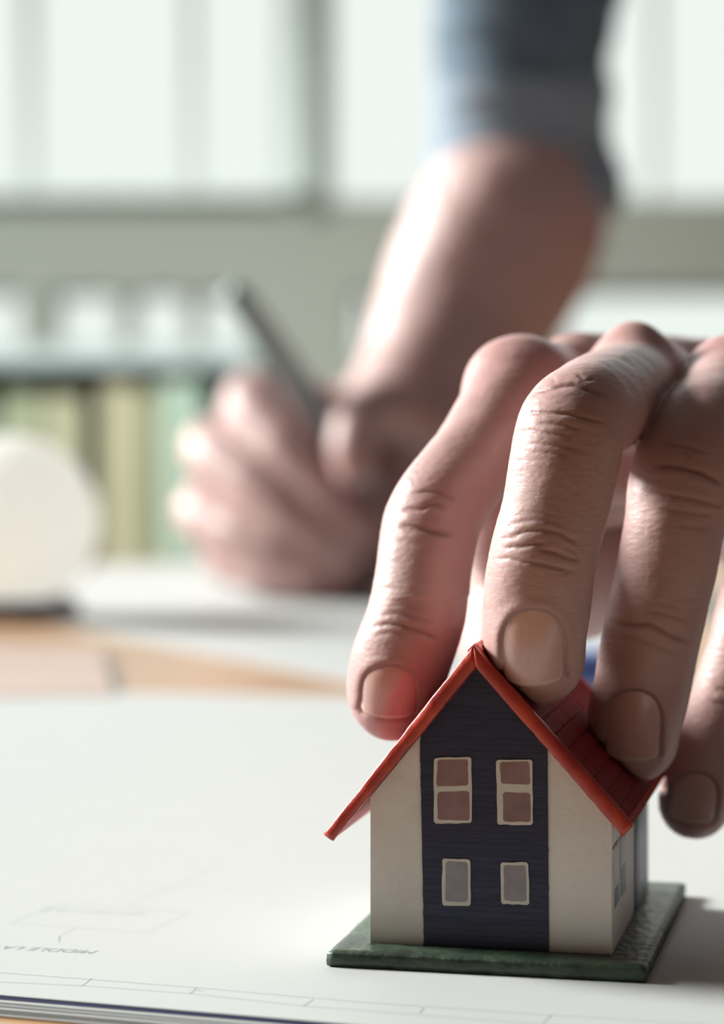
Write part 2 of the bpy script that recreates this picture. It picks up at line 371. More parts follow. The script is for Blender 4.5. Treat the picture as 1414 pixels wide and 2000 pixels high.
# ------------------------------------------------------------------ white ball on a dark ring
m_ball = mat('frosted_white_globe', (0.90, 0.90, 0.88), 0.5, spec=.3, noise=.02, nscale=30)
nt = m_ball.node_tree; mx = nt.nodes.new('ShaderNodeMixShader'); tl_ = nt.nodes.new('ShaderNodeBsdfTranslucent'); tl_.inputs[0].default_value = (.95, .95, .93, 1); mx.inputs[0].default_value = .65
nt.links.new(nt.nodes['Principled BSDF'].outputs[0], mx.inputs[1]); nt.links.new(tl_.outputs[0], mx.inputs[2]); nt.links.new(mx.outputs[0], nt.nodes['Material Output'].inputs['Surface'])
m_ring = mat('dark_navy_ring', (0.035, 0.03, 0.075), 0.5, noise=.05)  # low dark navy ring under the ball
Yb = 1080.0; rb = 38.5
bp = P(22, 1020, Yb); 
ball = thing('ball', 'smooth white ball on a dark navy ring at the far left of the table', 'ball', W((bp[0], Yb, zt)))
zc = (bp[2] - zt) / 1000
lathe('sphere', [(max(1e-4, rb / 1000 * math.sin(math.pi * k / 48)), zc - rb / 1000 * math.cos(math.pi * k / 48)) for k in range(49)], m_ball, ball, 72)
lathe('dark_ring', [(.020, 0), (.030, 0), (.031, .002), (.029, .0065), (.025, .0085), (.021, .0075), (.019, .003)], m_ring, ball, 64)

# ------------------------------------------------------------------ the little house
AN = R(12.66); ca, sa = math.cos(AN), math.sin(AN)
A0 = np.array([-5.5, 402.9])
def L2W(u, v, z): return np.array([A0[0] + u * ca + v * sa, A0[1] - u * sa + v * ca, z])
def fac(px, py, v0=6.7):
    """facade plane: (u,z) of a pixel"""
    d = np.array([(px - CX) / FPX, 1.0, -(py - HY) / FPX]); n = np.array([sa, ca])
    t = (v0 + A0 @ n) / (d[:2] @ n); p = np.array([0, 0, CH]) + d * t; q = p[:2] - A0
    return np.array([q @ np.array([ca, -sa]), p[2]])
def sid(px, py, u0=45.7):
    """right-hand wall plane: (v,z) of a pixel"""
    d = np.array([(px - CX) / FPX, 1.0, -(py - HY) / FPX]); n = np.array([ca, -sa])
    t = (u0 + A0 @ n) / (d[:2] @ n); p = np.array([0, 0, CH]) + d * t; q = p[:2] - A0
    return np.array([q @ np.array([sa, ca]), p[2]])
house = thing('toy_house', 'small painted model house with red roof and navy front pressed by the hand', 'model house', W((A0[0], A0[1], 0)), -AN)
m_base = mat('base_dark_green', (0.018, 0.028, 0.020), 0.42, spec=.6, col2=(0.05, 0.085, 0.05), nscale=140, bump=.4, bscale=420, bdist=.0008)
m_cream = mat('house_wall_offwhite', (0.87, 0.83, 0.775), 0.55, noise=.15, nscale=60, bump=.45, bscale=220, bdist=.0006)
m_navy = mat('navy_paint', (0.030, 0.038, 0.085), 0.5, noise=.25, nscale=260, bump=.35, bscale=500, stretch=(.3, 1, 3), bdist=.0004)
m_red = mat('red_roof_paint', (0.32, 0.016, 0.024), 0.6, spec=.3, noise=.0, col2=(0.17, 0.008, 0.018), nscale=170, bump=.5, bscale=330, coat=.0, bdist=.0006)
m_red2 = mat('red_rake_paint', (0.60, 0.060, 0.025), 0.4, col2=(0.30, 0.014, 0.018), nscale=130, bump=.45, bscale=300, coat=.3, bdist=.0006)
m_wf = mat('window_frame_cream', (0.74, 0.70, 0.62), 0.5, noise=.08, nscale=300, bump=.2, bscale=400)
m_pane_m = mat('pane_mauve', (0.33, 0.20, 0.205), 0.4, noise=.25, nscale=330)
m_pane_g = mat('pane_lilac_grey', (0.36, 0.34, 0.38), 0.4, noise=.22, nscale=330)
m_lblue = mat('pale_blue_paint', (0.42, 0.50, 0.60), 0.5, noise=.15, nscale=200)
m_mblue = mat('slate_blue_paint', (0.05, 0.085, 0.16), 0.5, noise=.2, nscale=200)
BH = 2.7
# base with lumpy top
bw, bd = 51.9, 70.0
nx, ny = 52, 70
rr = np.random.default_rng(3)
vs, fs = [], []
for j in range(ny + 1):
    for i in range(nx + 1):
        x, y = i / nx * bw, j / ny * bd
        e = min(x, bw - x, y, bd - y)
        z = BH - (0.35 if e < .01 else 0) + (rr.normal() * .035 if e > 1.2 else rr.normal() * .02)
        ox, oy = (0.0, 0.0) if e > .01 else (rr.normal() * .06, rr.normal() * .05)
        vs.append(((x + ox) / 1000, (y + oy) / 1000, z / 1000))
for j in range(ny):
    for i in range(nx):
        a = j * (nx + 1) + i; fs.append((a, a + 1, a + nx + 2, a + nx + 1))
ring = [i for i in range(nx + 1)] + [j * (nx + 1) + nx for j in range(1, ny + 1)] + [ny * (nx + 1) + i for i in range(nx - 1, -1, -1)] + [j * (nx + 1) for j in range(ny - 1, 0, -1)]
b0 = len(vs)
for lev, ex in ((2.1, .12), (1.0, .18), (0.25, .1), (0.02, -.25)):
    for k in ring:
        x, y, z = vs[k]; dx = -1 if k % (nx + 1) == 0 else (1 if k % (nx + 1) == nx else 0); dy = -1 if k < nx + 1 else (1 if k >= ny * (nx + 1) else 0)
        vs.append((x + (ex + rr.normal() * .03) * dx / 1000, y + (ex + rr.normal() * .03) * dy / 1000, lev / 1000))
n = len(ring)
for q_ in range(4):
    for k in range(n):
        k2 = (k + 1) % n
        t0, t1 = (ring[k], ring[k2]) if q_ == 0 else (b0 + (q_ - 1) * n + k, b0 + (q_ - 1) * n + k2)
        fs.append((t0, b0 + q_ * n + k, b0 + q_ * n + k2, t1))
fs.append(tuple(b0 + 3 * n + k for k in range(n)))
base = link('base', mesh('base', vs, fs), m_base, house, smooth=True); base['label'] = 'dark green flocked base slab'

# roof geometry in the facade plane v=4.2
ap = fac(925, 1259, 4.2); lo = fac(632, 1629, 4.2); li = fac(650, 1642, 4.2); ro = fac(1237, 1613, 4.2); ri = fac(1217, 1634, 4.2); ai = fac(929, 1304, 4.2)
VF, VR = 4.2, 61.0
WU0, WU1, WV0, WV1 = 5.5, 45.7, 7.0, 60.0
def on(a, b, u): return a[1] + (b[1] - a[1]) * (u - a[0]) / (b[0] - a[0])
body = [(WU0, BH - .3), (WU1, BH - .3), (WU1, on(ai, ri, WU1) - .0), (ai[0], ai[1] + .1), (WU0, on(li, ai, WU0) - .0)]
prism('wall', [(a / 1000, b / 1000) for a, b in body], WV0 / 1000, WV1 / 1000, m_cream, house)['label'] = 'off-white house wall block'
# navy front panel of narrow boards
pn = link('siding_panel', mesh('siding_panel', [], []), m_navy, house)
bl, br = fac(828, 1850), fac(1072, 1850); tl, trr = fac(820, 1440), fac(1069, 1475)
z = BH + .02; poly = []
bm = bmesh.new()
pl0, pr0 = (bl[0], BH), (br[0], BH)
def edge_l(z): return bl[0] + (tl[0] - bl[0]) * (z - bl[1]) / (tl[1] - bl[1])
def edge_r(z): return br[0] + (trr[0] - br[0]) * (z - br[1]) / (trr[1] - br[1])
def gl_(z):  # left boundary at height z, clipped by the roof underside
    ur = ai[0] + (li[0] - ai[0]) * (z - ai[1]) / (li[1] - ai[1]); return max(edge_l(z), ur + .05)
def gr_(z):
    ur = ai[0] + (ri[0] - ai[0]) * (z - ai[1]) / (ri[1] - ai[1]); return min(edge_r(z), ur - .05)
zs = np.linspace(BH, ai[1] - .2, 30)
pts = [(gl_(q) / 1000, q / 1000) for q in zs] + [(gr_(q) / 1000, q / 1000) for q in zs[::-1]]
bpy.data.objects.remove(pn); pn = prism('siding_panel', pts, 6.82 / 1000, 7.05 / 1000, m_navy, house); pn['label'] = 'navy siding strip running up into the gable'
z = BH + .02
while z < ai[1] - .8:
    hgt = 1.02 + rr.normal() * .07
    z2 = min(z + hgt, ai[1] - .3)
    a, b, c, d = gl_(z), gr_(z), gr_(z2 - .035), gl_(z2 - .035)
    a += rr.normal() * .05; b += rr.normal() * .05
    f0, f1_ = 6.66 + rr.normal() * .012, 6.71 + rr.normal() * .012
    V = [(a, f0, z), (b, f0, z), (c, f1_, z2 - .035), (d, f1_, z2 - .035), (a, 6.84, z), (b, 6.84, z), (c, 6.84, z2 - .035), (d, 6.84, z2 - .035)]
    link('siding_board', mesh('siding_board', [(x / 1000, y / 1000, q / 1000) for x, y, q in V], [(0, 1, 2, 3), (0, 4, 5, 1), (1, 5, 6, 2), (2, 6, 7, 3), (3, 7, 4, 0)]), m_navy, pn)
    z = z2
# windows of the front
def wob(poly, per=6, amp=.07, rnd=.3):
    """subdivide a polygon (u,z), cut its corners and wobble it like hand painting"""
    out = []; n = len(poly)
    for i in range(n):
        a, b = np.array(poly[i]), np.array(poly[(i + 1) % n]); L = np.linalg.norm(b - a)
        for k in range(per):
            t = (k + .0) / per; t = rnd / L + (1 - 2 * rnd / L) * k / (per - 1)
            out.append(tuple(a + (b - a) * t + rr.normal(size=2) * amp * (.6 if 0 < k < per - 1 else .3)))
    return out
def plate(name, pix, v0, v1, m, parent, amp=.06, plane=fac, side=False, rnd=.3):
    poly = [tuple(plane(*q)) for q in pix]; poly = wob(poly, amp=amp, rnd=rnd)
    return prism(name, [(a / 1000, b / 1000) for a, b in poly], v0 / 1000, v1 / 1000, m, parent, 'yzx' if side else 'xzy')
def front_window(fr_, panes, mp):
    f = plate('window_frame', fr_, 6.45, 6.75, m_wf, house)
    for p_ in panes: plate('pane', p_, 6.40, 6.50, mp, f, amp=.05)
front_window([(848, 1608), (922, 1607), (921, 1478), (848, 1480)], [[(853, 1536), (915, 1534), (914, 1483), (855, 1484)], [(855, 1601), (918, 1602), (917, 1545), (855, 1547)]], m_pane_m)
front_window([(972, 1610), (1041, 1611), (1040, 1483), (969, 1484)], [[(979, 1530), (1036, 1532), (1034, 1487), (977, 1488)], [(983, 1604), (1037, 1605), (1036, 1549), (983, 1547)]], m_pane_m)
front_window([(864, 1768), (920, 1769), (919, 1678), (864, 1676)], [[(870, 1760), (914, 1761), (914, 1684), (871, 1682)]], m_pane_g)
front_window([(979, 1765), (1034, 1767), (1032, 1684), (978, 1684)], [[(985, 1758), (1029, 1760), (1027, 1690), (984, 1690)]], m_pane_g)
# side wall details (u = 45.7 plane)
def swin(fr_, panes):
    f = plate('window_frame', fr_, 45.6, 45.95, m_wf, house, plane=sid, side=True, rnd=.2)
    for p_, m in panes: plate('pane', p_, 45.9, 46.0, m, f, plane=sid, side=True, rnd=.2)
swin([(1196, 1780), (1207, 1760), (1206, 1640), (1196, 1658)], [([(1197, 1735), (1205, 1722), (1205, 1644), (1197, 1662)], m_lblue), ([(1197, 1776), (1206, 1758), (1205, 1724), (1197, 1738)], m_mblue)])
swin([(1209, 1756), (1220, 1738), (1219, 1622), (1209, 1638)], [([(1210, 1693), (1218, 1680), (1218, 1627), (1210, 1640)], m_lblue), ([(1210, 1752), (1219, 1736), (1218, 1683), (1210, 1696)], m_mblue)])
plate('corner_strip', [(1239, 1795), (1243, 1788), (1243, 1540), (1239, 1540)], 45.6, 45.95, m_mblue, house, plane=sid, side=True, rnd=.1)
plate('painted_panel', [(1245, 1785), (1264, 1758), (1264, 1530), (1245, 1540)], 45.6, 45.9, m_lblue, house, plane=sid, side=True, rnd=.1)

# rakes: squarish strips with chipped edges
def rake(a, b, ia, ib, v0, v1, n=46, amp=.055):
    vs, fs = [], []
    a, b, ia, ib = map(np.array, (a, b, ia, ib)); d = (b - a) / np.linalg.norm(b - a); nn = np.array([d[1], -d[0]])
    prev = np.zeros(8)
    for k in range(n + 1):
        t = k / n; o_ = a + (b - a) * t; i_ = ia + (ib - ia) * t
        prev = prev * .55 + rr.normal(size=8) * amp * .8
        q = [(o_, v0, 0), (o_, v1, 2), (i_, v1, 4), (i_, v0, 6)]
        # small chamfers: two points per corner
        c = (o_ + i_) / 2; h = (i_ - o_) / np.linalg.norm(i_ - o_); cc = .3
        ring = [(o_ + h * cc, v0), (o_, v0 + cc), (o_, v1 - cc), (o_ + h * cc, v1), (i_ - h * cc, v1), (i_, v1 - cc), (i_, v0 + cc), (i_ - h * cc, v0)]
        for m_, (p_, v_) in enumerate(ring): vs.append(((p_[0] + h[0] * prev[m_]) / 1000, (v_ + prev[(m_ + 3) % 8] * .7) / 1000, (p_[1] + h[1] * prev[m_]) / 1000))
    for k in range(n):
        for m_ in range(8):
            m2 = (m_ + 1) % 8; fs.append((k * 8 + m_, k * 8 + m2, (k + 1) * 8 + m2, (k + 1) * 8 + m_))
    fs.append(tuple(range(8))); fs.append(tuple(n * 8 + m_ for m_ in reversed(range(8))))
    bm = bmesh.new(); me = mesh('rake_board', vs, fs); bm.from_mesh(me); bmesh.ops.recalc_face_normals(bm, faces=bm.faces); bm.to_mesh(me); bm.free()
    o = link('rake_board', me, m_red2, house, smooth=True); return o
rake(lo, ap, li, ai, VF - .3, VF + 1.9); rake(ap, ro, ai, ri, VF - .3, VF + 1.9)
rake(lo, ap, li, ai, VR - 1.8, VR); rake(ap, ro, ai, ri, VR - 1.8, VR)
# slopes: slab 0.55 mm lower than the rakes, right one carries single tiles
def slope(a, b, ia, ib, tiles):
    a, b = np.array(a), np.array(b); ia, ib = np.array(ia), np.array(ib); d = (b - a) / np.linalg.norm(b - a); nrm = np.array([-d[1], d[0]])
    if nrm[1] < 0: nrm = -nrm
    drop = .75
    A_, B_ = a - nrm * drop, b - nrm * drop
    I_, J_ = ia + nrm * .15, ib + nrm * .15
    sl = prism('roof_slope', [(q[0] / 1000, q[1] / 1000) for q in (A_, B_, J_, I_)], (VF + 1.7) / 1000, (VR - 1.6) / 1000, m_red, house)
    rows, cols = 12, 13
    Ls = np.linalg.norm(b - a) - 1.6; rh = Ls / rows; v0, v1 = VF + 1.95, VR - 1.85; cw = (v1 - v0) / cols
    tw, th, tt = cw - .12, rh - .10, .42
    V = []
    for s_ in (0, 1):
        for y_ in (0, 1):
            for n_ in (0, 1):
                hh = (0.0 if n_ == 0 else (.16 if s_ == 0 else tt))
                V.append((s_ * th / 1000, y_ * tw / 1000, hh / 1000))
    tm = mesh('roof_tile', V, [(0, 1, 3, 2), (4, 6, 7, 5), (0, 4, 5, 1), (2, 3, 7, 6), (0, 2, 6, 4), (1, 5, 7, 3)])
    bm = bmesh.new(); bm.from_mesh(tm); bmesh.ops.bevel(bm, geom=list(bm.edges), offset=.00009, segments=1, affect='EDGES'); bmesh.ops.recalc_face_normals(bm, faces=bm.faces); bm.to_mesh(tm); bm.free(); tm.materials.append(m_red)
    dd = d if d[1] < 0 else -d; top = a if d[1] < 0 else b
    ang = math.atan2(dd[1], dd[0])
    for r_ in range(rows):
        for c_ in range(cols if tiles else 0):
            p_ = top + dd * (1.0 + r_ * rh) - nrm * (drop + .02)
            o = bpy.data.objects.new('roof_tile', tm); COL.objects.link(o); o.parent = sl
            xa = Vector((dd[0], 0, dd[1])); za = Vector((nrm[0], 0, nrm[1])); ya = Vector((0, 1, 0))
            M = Matrix((xa, ya, za)).transposed().to_4x4()
            if M.determinant() < 0: M = Matrix((xa, -ya, za)).transposed().to_4x4()
            jx, jy = rr.normal(size=2) * .06
            yy = v0 + (c_ + (.0 if xa.cross(ya).dot(za) > 0 else 1)) * cw + jy * .5
            o.matrix_basis = Matrix.Translation(((p_[0]) / 1000, yy / 1000, (p_[1] + jx * .1) / 1000)) @ M @ Matrix.Rotation(rr.normal() * .01, 4, 'Y')
    return sl
slope(ap, ro, ai, ri, True); slope(lo, ap, li, ai, True)
for nm, e, sgn in (('eave_trim', ro, 1),):
    d = (np.array(ro) - np.array(ap)); d /= np.linalg.norm(d); q0 = np.array(ro) - d * 1.3 + np.array([-d[1], d[0]]) * -.35
    nrm = np.array([-d[1], d[0]])
    prism(nm, [tuple((q0 + nrm * s1 + d * s2) / 1000) for s1, s2 in ((.1, 0), (.1, 1.1), (-1.2, 1.1), (-1.2, 0))], (VF + 1.5) / 1000, (VR - 1.5) / 1000, m_red2, house)
prism('ridge_cap', [((ap[0] + x) / 1000, (ap[1] + y) / 1000) for x, y in ((-1.3, -1.75), (-1.25, -1.1), (-.3, -.12), (.3, -.12), (1.15, -1.1), (1.2, -1.75))], (VF + 1.6) / 1000, (VR - 1.6) / 1000, m_red2, house)

# ------------------------------------------------------------------ implicit surfaces for skin and cloth
class Field:
    def __init__(s, lo, hi, h):
        s.lo = np.array(lo, float); s.h = h; s.n = np.ceil((np.array(hi) - s.lo) / h).astype(int) + 1
        s.F = np.full(s.n, 60.0, np.float32); s.ax = [s.lo[i] + np.arange(s.n[i]) * h for i in range(3)]
    def blank(s): return np.full(s.n, 60.0, np.float32)
    def ball(s, F, c, r, mar, sc=None):
        c = np.asarray(c, float); R_ = r * (1.0 if sc is None else max(sc)) + mar
        i0 = np.clip(((c - R_ - s.lo) / s.h).astype(int), 0, s.n - 1); i1 = np.clip(((c + R_ - s.lo) / s.h).astype(int) + 2, 0, s.n)
        if np.any(i1 <= i0): return
        x, y, z = [s.ax[k][i0[k]:i1[k]] - c[k] for k in range(3)]
        if sc is None: d = np.sqrt(x[:, None, None] ** 2 + y[None, :, None] ** 2 + z[None, None, :] ** 2) - r
        else: d = (np.sqrt((x / sc[0])[:, None, None] ** 2 + (y / sc[1])[None, :, None] ** 2 + (z / sc[2])[None, None, :] ** 2) - r) * min(sc)
        sub = F[i0[0]:i1[0], i0[1]:i1[1], i0[2]:i1[2]]; np.minimum(sub, d.astype(np.float32), out=sub)
    def tube(s, F, pts, mar=6.0, step=1.0):
        p = np.array(pts, float); q = np.vstack([2 * p[0] - p[1], p, 2 * p[-1] - p[-2]])
        for i in range(1, len(q) - 2):
            L = np.linalg.norm(q[i + 1, :3] - q[i, :3]); n = max(2, int(L / step))
            for k in range(n + (1 if i == len(q) - 3 else 0)):
                t = k / n; a, b, c, d = q[i - 1], q[i], q[i + 1], q[i + 2]
                v = .5 * ((2 * b) + (-a + c) * t + (2 * a - 5 * b + 4 * c - d) * t * t + (-a + 3 * b - 3 * c + d) * t ** 3)
                s.ball(F, v[:3], max(v[3], .5), mar)
    def pos(s):
        return np.meshgrid(*s.ax, indexing='ij', sparse=True)
def smin(a, b, k):
    h = np.clip(.5 + .5 * (b - a) / k, 0, 1); return b * (1 - h) + a * h - k * h * (1 - h)
def smax(a, b, k): return -smin(-a, -b, k)
def nets(f):
    F, h, lo = f.F, f.h, f.lo
    s = F < 0
    c = s[:-1, :-1, :-1].astype(np.int8) + s[1:, :-1, :-1] + s[:-1, 1:, :-1] + s[1:, 1:, :-1] + s[:-1, :-1, 1:] + s[1:, :-1, 1:] + s[:-1, 1:, 1:] + s[1:, 1:, 1:]
    act = (c > 0) & (c < 8); I = np.argwhere(act); ids = np.full(act.shape, -1, np.int64); ids[act] = np.arange(len(I))
    corners = np.array([(x, y, z) for x in (0, 1) for y in (0, 1) for z in (0, 1)])
    val = np.stack([F[I[:, 0] + k[0], I[:, 1] + k[1], I[:, 2] + k[2]] for k in corners], 1)
    acc = np.zeros((len(I), 3)); cnt = np.zeros(len(I))
    for a in range(8):
        for b in range(a + 1, 8):
            if np.abs(corners[a] - corners[b]).sum() != 1: continue
            m = (val[:, a] < 0) != (val[:, b] < 0); t = np.where(m, val[:, a] / np.where(m, val[:, a] - val[:, b], 1), 0)
            acc += m[:, None] * (corners[a] + (corners[b] - corners[a]) * t[:, None]); cnt += m
    V = (I + acc / cnt[:, None]) * h + lo
    Q = []
    for ax in range(3):
        sl0 = [slice(None)] * 3; sl1 = [slice(None)] * 3; sl0[ax] = slice(0, -1); sl1[ax] = slice(1, None)
        d = s[tuple(sl0)].astype(np.int8) - s[tuple(sl1)]
        E = np.argwhere(d != 0); sg = d[d != 0]; o1, o2 = [(1, 2), (2, 0), (0, 1)][ax]
        ok = (E[:, o1] > 0) & (E[:, o2] > 0) & (E[:, o1] < s.shape[o1] - 1) & (E[:, o2] < s.shape[o2] - 1); E, sg = E[ok], sg[ok]
        def g(a, b):
            K = E.copy(); K[:, o1] -= a; K[:, o2] -= b; return ids[K[:, 0], K[:, 1], K[:, 2]]
        q = np.stack([g(1, 1), g(0, 1), g(0, 0), g(1, 0)], 1); q[sg < 0] = q[sg < 0][:, ::-1]; Q.append(q)
    return V, np.vstack(Q)
def subdiv(V, Q):
    E = np.stack([Q, np.roll(Q, -1, 1)], 2).reshape(-1, 2); E.sort(1)
    key = E[:, 0].astype(np.int64) * (len(V) + 1) + E[:, 1]; u, inv = np.unique(key, return_inverse=True)
    eu = np.stack([u // (len(V) + 1), u % (len(V) + 1)], 1); em = (V[eu[:, 0]] + V[eu[:, 1]]) / 2; fm = V[Q].mean(1)
    nV = len(V); nE = len(em); inv = inv.reshape(-1, 4) + nV; fc = np.arange(len(Q)) + nV + nE
    out = np.vstack([np.stack([Q[:, k], inv[:, k], fc, inv[:, k - 1]], 1) for k in range(4)])
    return np.vstack([V, em, fm]), out
def relax(V, Q, n, lam=.5):
    E = np.vstack([np.stack([Q[:, k], Q[:, (k + 1) % 4]], 1) for k in range(4)]); cnt = np.bincount(E[:, 0], minlength=len(V)) + np.bincount(E[:, 1], minlength=len(V))
    for _ in range(n):
        S_ = np.stack([np.bincount(E[:, 0], V[E[:, 1], k], len(V)) + np.bincount(E[:, 1], V[E[:, 0], k], len(V)) for k in range(3)], 1) / cnt[:, None]
        V = V + lam * (S_ - V)
    return V
def vnormals(V, Q):
    n = np.cross(V[Q[:, 2]] - V[Q[:, 0]], V[Q[:, 3]] - V[Q[:, 1]]); N = np.zeros_like(V)
    for k in range(4):
        for a in range(3): N[:, a] += np.bincount(Q[:, k], n[:, a], len(V))
    return N / (np.linalg.norm(N, axis=1, keepdims=True) + 1e-12)
def project(f, V, n=2):
    F, h, lo = f.F, f.h, f.lo
    def samp(p):
        g = (p - lo) / h; i = np.clip(g.astype(int), 0, f.n - 2); t = g - i; r = 0
        for x in (0, 1):
            for y in (0, 1):
                for z in (0, 1):
                    r = r + F[i[:, 0] + x, i[:, 1] + y, i[:, 2] + z] * (t[:, 0] if x else 1 - t[:, 0]) * (t[:, 1] if y else 1 - t[:, 1]) * (t[:, 2] if z else 1 - t[:, 2])
        return r
    for _ in range(n):
        d = samp(V); e = h * .9; gr = np.stack([samp(V + np.eye(3)[k] * e) - samp(V - np.eye(3)[k] * e) for k in range(3)], 1) / (2 * e)
        V = V - gr * (d / (np.sum(gr * gr, 1) + 1e-6))[:, None]
    return V
def to_mesh(name, V, Q, loc, cols=None):
    """V in mm (plan frame) -> mesh relative to the world location loc"""
    me = bpy.data.meshes.new(name); X = V / 1000 + np.array([0, 0, TZ]) - np.array(loc)
    me.vertices.add(len(V)); me.vertices.foreach_set('co', X.astype(np.float32).ravel())
    me.loops.add(len(Q) * 4); me.loops.foreach_set('vertex_index', Q.astype(np.int32).ravel())
    me.polygons.add(len(Q)); me.polygons.foreach_set('loop_start', np.arange(0, len(Q) * 4, 4, dtype=np.int32))
    me.update(calc_edges=True); me.polygons.foreach_set('use_smooth', np.ones(len(Q), bool))
    if cols is not None:
        ca_ = me.color_attributes.new('tone', 'FLOAT_COLOR', 'POINT'); c4 = np.ones((len(V), 4), np.float32); c4[:, :3] = cols; ca_.data.foreach_set('color', c4.ravel())
    return me
def pix(V): return np.stack([CX + V[:, 0] / V[:, 1] * FPX, HY + (CH - V[:, 2]) / V[:, 1] * FPX], 1)
def seg_dist(X, pl):
    best = np.full(len(X), 1e9)
    for a, b in zip(pl[:-1], pl[1:]):
        a, b = np.array(a, float), np.array(b, float); d = b - a; t = np.clip(((X - a) @ d) / (d @ d), 0, 1); best = np.minimum(best, np.linalg.norm(X - a - t[:, None] * d, axis=1))
    return best

# ------------------------------------------------------------------ the pressing hand
def J(px, py, Y, rpx): return [*P(px, py, Y), rpx * Y / FPX]
fin = {
 'index': [J(1050, 765, 474, 98), J(1016, 775, 460, 101), J(940, 880, 444, 90), J(866, 978, 432, 93), J(842, 1030, 430, 95), J(828, 1110, 427, 94), J(812, 1205, 425, 96), J(783, 1290, 425, 97), J(769, 1345, 427, 92), J(766, 1364, 428, 82)],
 'middle': [J(1262, 762, 478, 102), J(1238, 762, 466, 100), J(1195, 778, 438, 100), J(1145, 806, 413, 102), J(1117, 835, 405, 106), J(1103, 900, 403, 108), J(1083, 1000, 402, 104), J(1058, 1100, 402, 105), J(1048, 1190, 404, 105), J(1044, 1245, 406, 101), J(1050, 1283, 409, 94)],
 'ring': [J(1450, 765, 482, 100), J(1432, 768, 468, 98), J(1395, 815, 446, 98), J(1362, 865, 430, 104), J(1336, 930, 423, 105), J(1318, 1020, 421, 99), J(1300, 1120, 421, 97), J(1278, 1215, 422, 96), J(1254, 1340, 426, 95), J(1240, 1405, 429, 93), J(1238, 1440, 431, 87)],
 'little': [J(1600, 860, 490, 88), J(1580, 870, 476, 86), J(1540, 960, 458, 82), J(1510, 1060, 448, 86), J(1490, 1160, 445, 82), J(1455, 1290, 444, 80), J(1425, 1380, 445, 80), J(1385, 1480, 447, 77), J(1362, 1545, 450, 74), J(1357, 1567, 451, 71)],
 'thumb': [[52, 515, 62, 14], [45, 503, 57, 13], [38, 494, 55, 11], [32, 485, 53, 10.6], [29.5, 480, 49, 10.2], [28.5, 475, 44, 9.6], [29, 472, 39, 8.4]],
}
hf = Field((-4, 388, 4), (150, 600, 128), 0.62)
palm = hf.blank()
wrist = np.array([86, 560, 80.])
mc = {'index': (fin['index'][1], [66, 545, 84, 12]), 'middle': (fin['middle'][1], [80, 548, 86, 13]), 'ring': (fin['ring'][1], [92, 548, 84, 12.5]), 'little': (fin['little'][1], [102, 546, 80, 12])}
for a, b in mc.values():
    a = np.array(a); b = np.array(b); mid = (a + b) / 2; mid[3] = 9.6; mid[2] += 1
    q = a.copy(); q[3] -= .6
    hf.tube(palm, [q, mid, b], 9, 1.6)
# flesh between the metacarpals, heel of the hand, thumb ball, web
F2 = hf.blank()
hf.tube(F2, [[34, 474, 80, 9.5], [58, 475, 84, 10.5], [80, 479, 82, 10]], 9, 2)
hf.tube(F2, [[42, 490, 78, 11], [66, 495, 82, 13], [92, 500, 76, 12]], 9, 2)
hf.tube(F2, [[56, 518, 74, 14], [80, 522, 78, 15.5], [100, 522, 74, 14]], 9, 2)
hf.tube(F2, [[27, 472, 74, 7.5], [28, 477, 66, 8.0], [33, 484, 62, 9.0], [46, 502, 60, 11]], 9, 2)
hf.tube(F2, [J(1130, 745, 486, 92), J(1250, 752, 500, 96), J(1345, 758, 506, 92), J(1440, 762, 506, 94), J(1520, 785, 500, 94)], 9, 2)
hf.tube(F2, [[70, 545, 80, 19], [92, 545, 79, 19]], 9, 2)
hf.tube(F2, [[83, 560, 78, 22], [105, 585, 76, 24], [135, 615, 78, 27]], 9, 2.5)
body_ = smin(palm, F2, 7.0); del palm, F2
out = None
for nme, pts in fin.items():
    A_ = hf.blank(); hf.tube(A_, pts, 8, 0.8)
    # knuckle prominence
    if nme in ('index', 'middle', 'ring'):
        k_ = {'index': (1003, 752, 462, 84), 'middle': (1238, 684, 467, 56), 'ring': (1428, 735, 468, 68)}[nme]
        K_ = J(*k_); Bf = hf.blank(); hf.ball(Bf, K_[:3], K_[3], 8); A_ = smin(A_, Bf, 4.0)
    A_ = smin(body_, A_, 5.0)
    out = A_ if out is None else smin(out, A_, .7)
# the pads flatten against the roof
X_, Y_, Z_ = hf.pos()
U_ = (X_ - A0[0]) * ca - (Y_ - A0[1]) * sa; V_ = (X_ - A0[0]) * sa + (Y_ - A0[1]) * ca
def half(a, b, off):
    d = (np.array(b) - np.array(a)); d /= np.linalg.norm(d); nrm = np.array([-d[1], d[0]])
    if nrm[1] < 0: nrm = -nrm
    return (U_ - a[0]) * nrm[0] + (Z_ - a[1]) * nrm[1] - off
roofd = np.maximum(np.maximum(half(ap, ro, -.22), half(lo, ap, -.22)), np.maximum(np.maximum(VF - 1.0 - V_, V_ - VR - .1), np.maximum(np.maximum(U_ - ro[0] - .2, lo[0] - .2 - U_), ri[1] - 1.5 - Z_))).astype(np.float32)
out = smax(out, -roofd, .8)
hf.F = out.astype(np.float32)
V, Q = nets(hf)
V, Q = subdiv(V, Q); V = project(hf, V, 2); V = relax(V, Q, 4, .5)
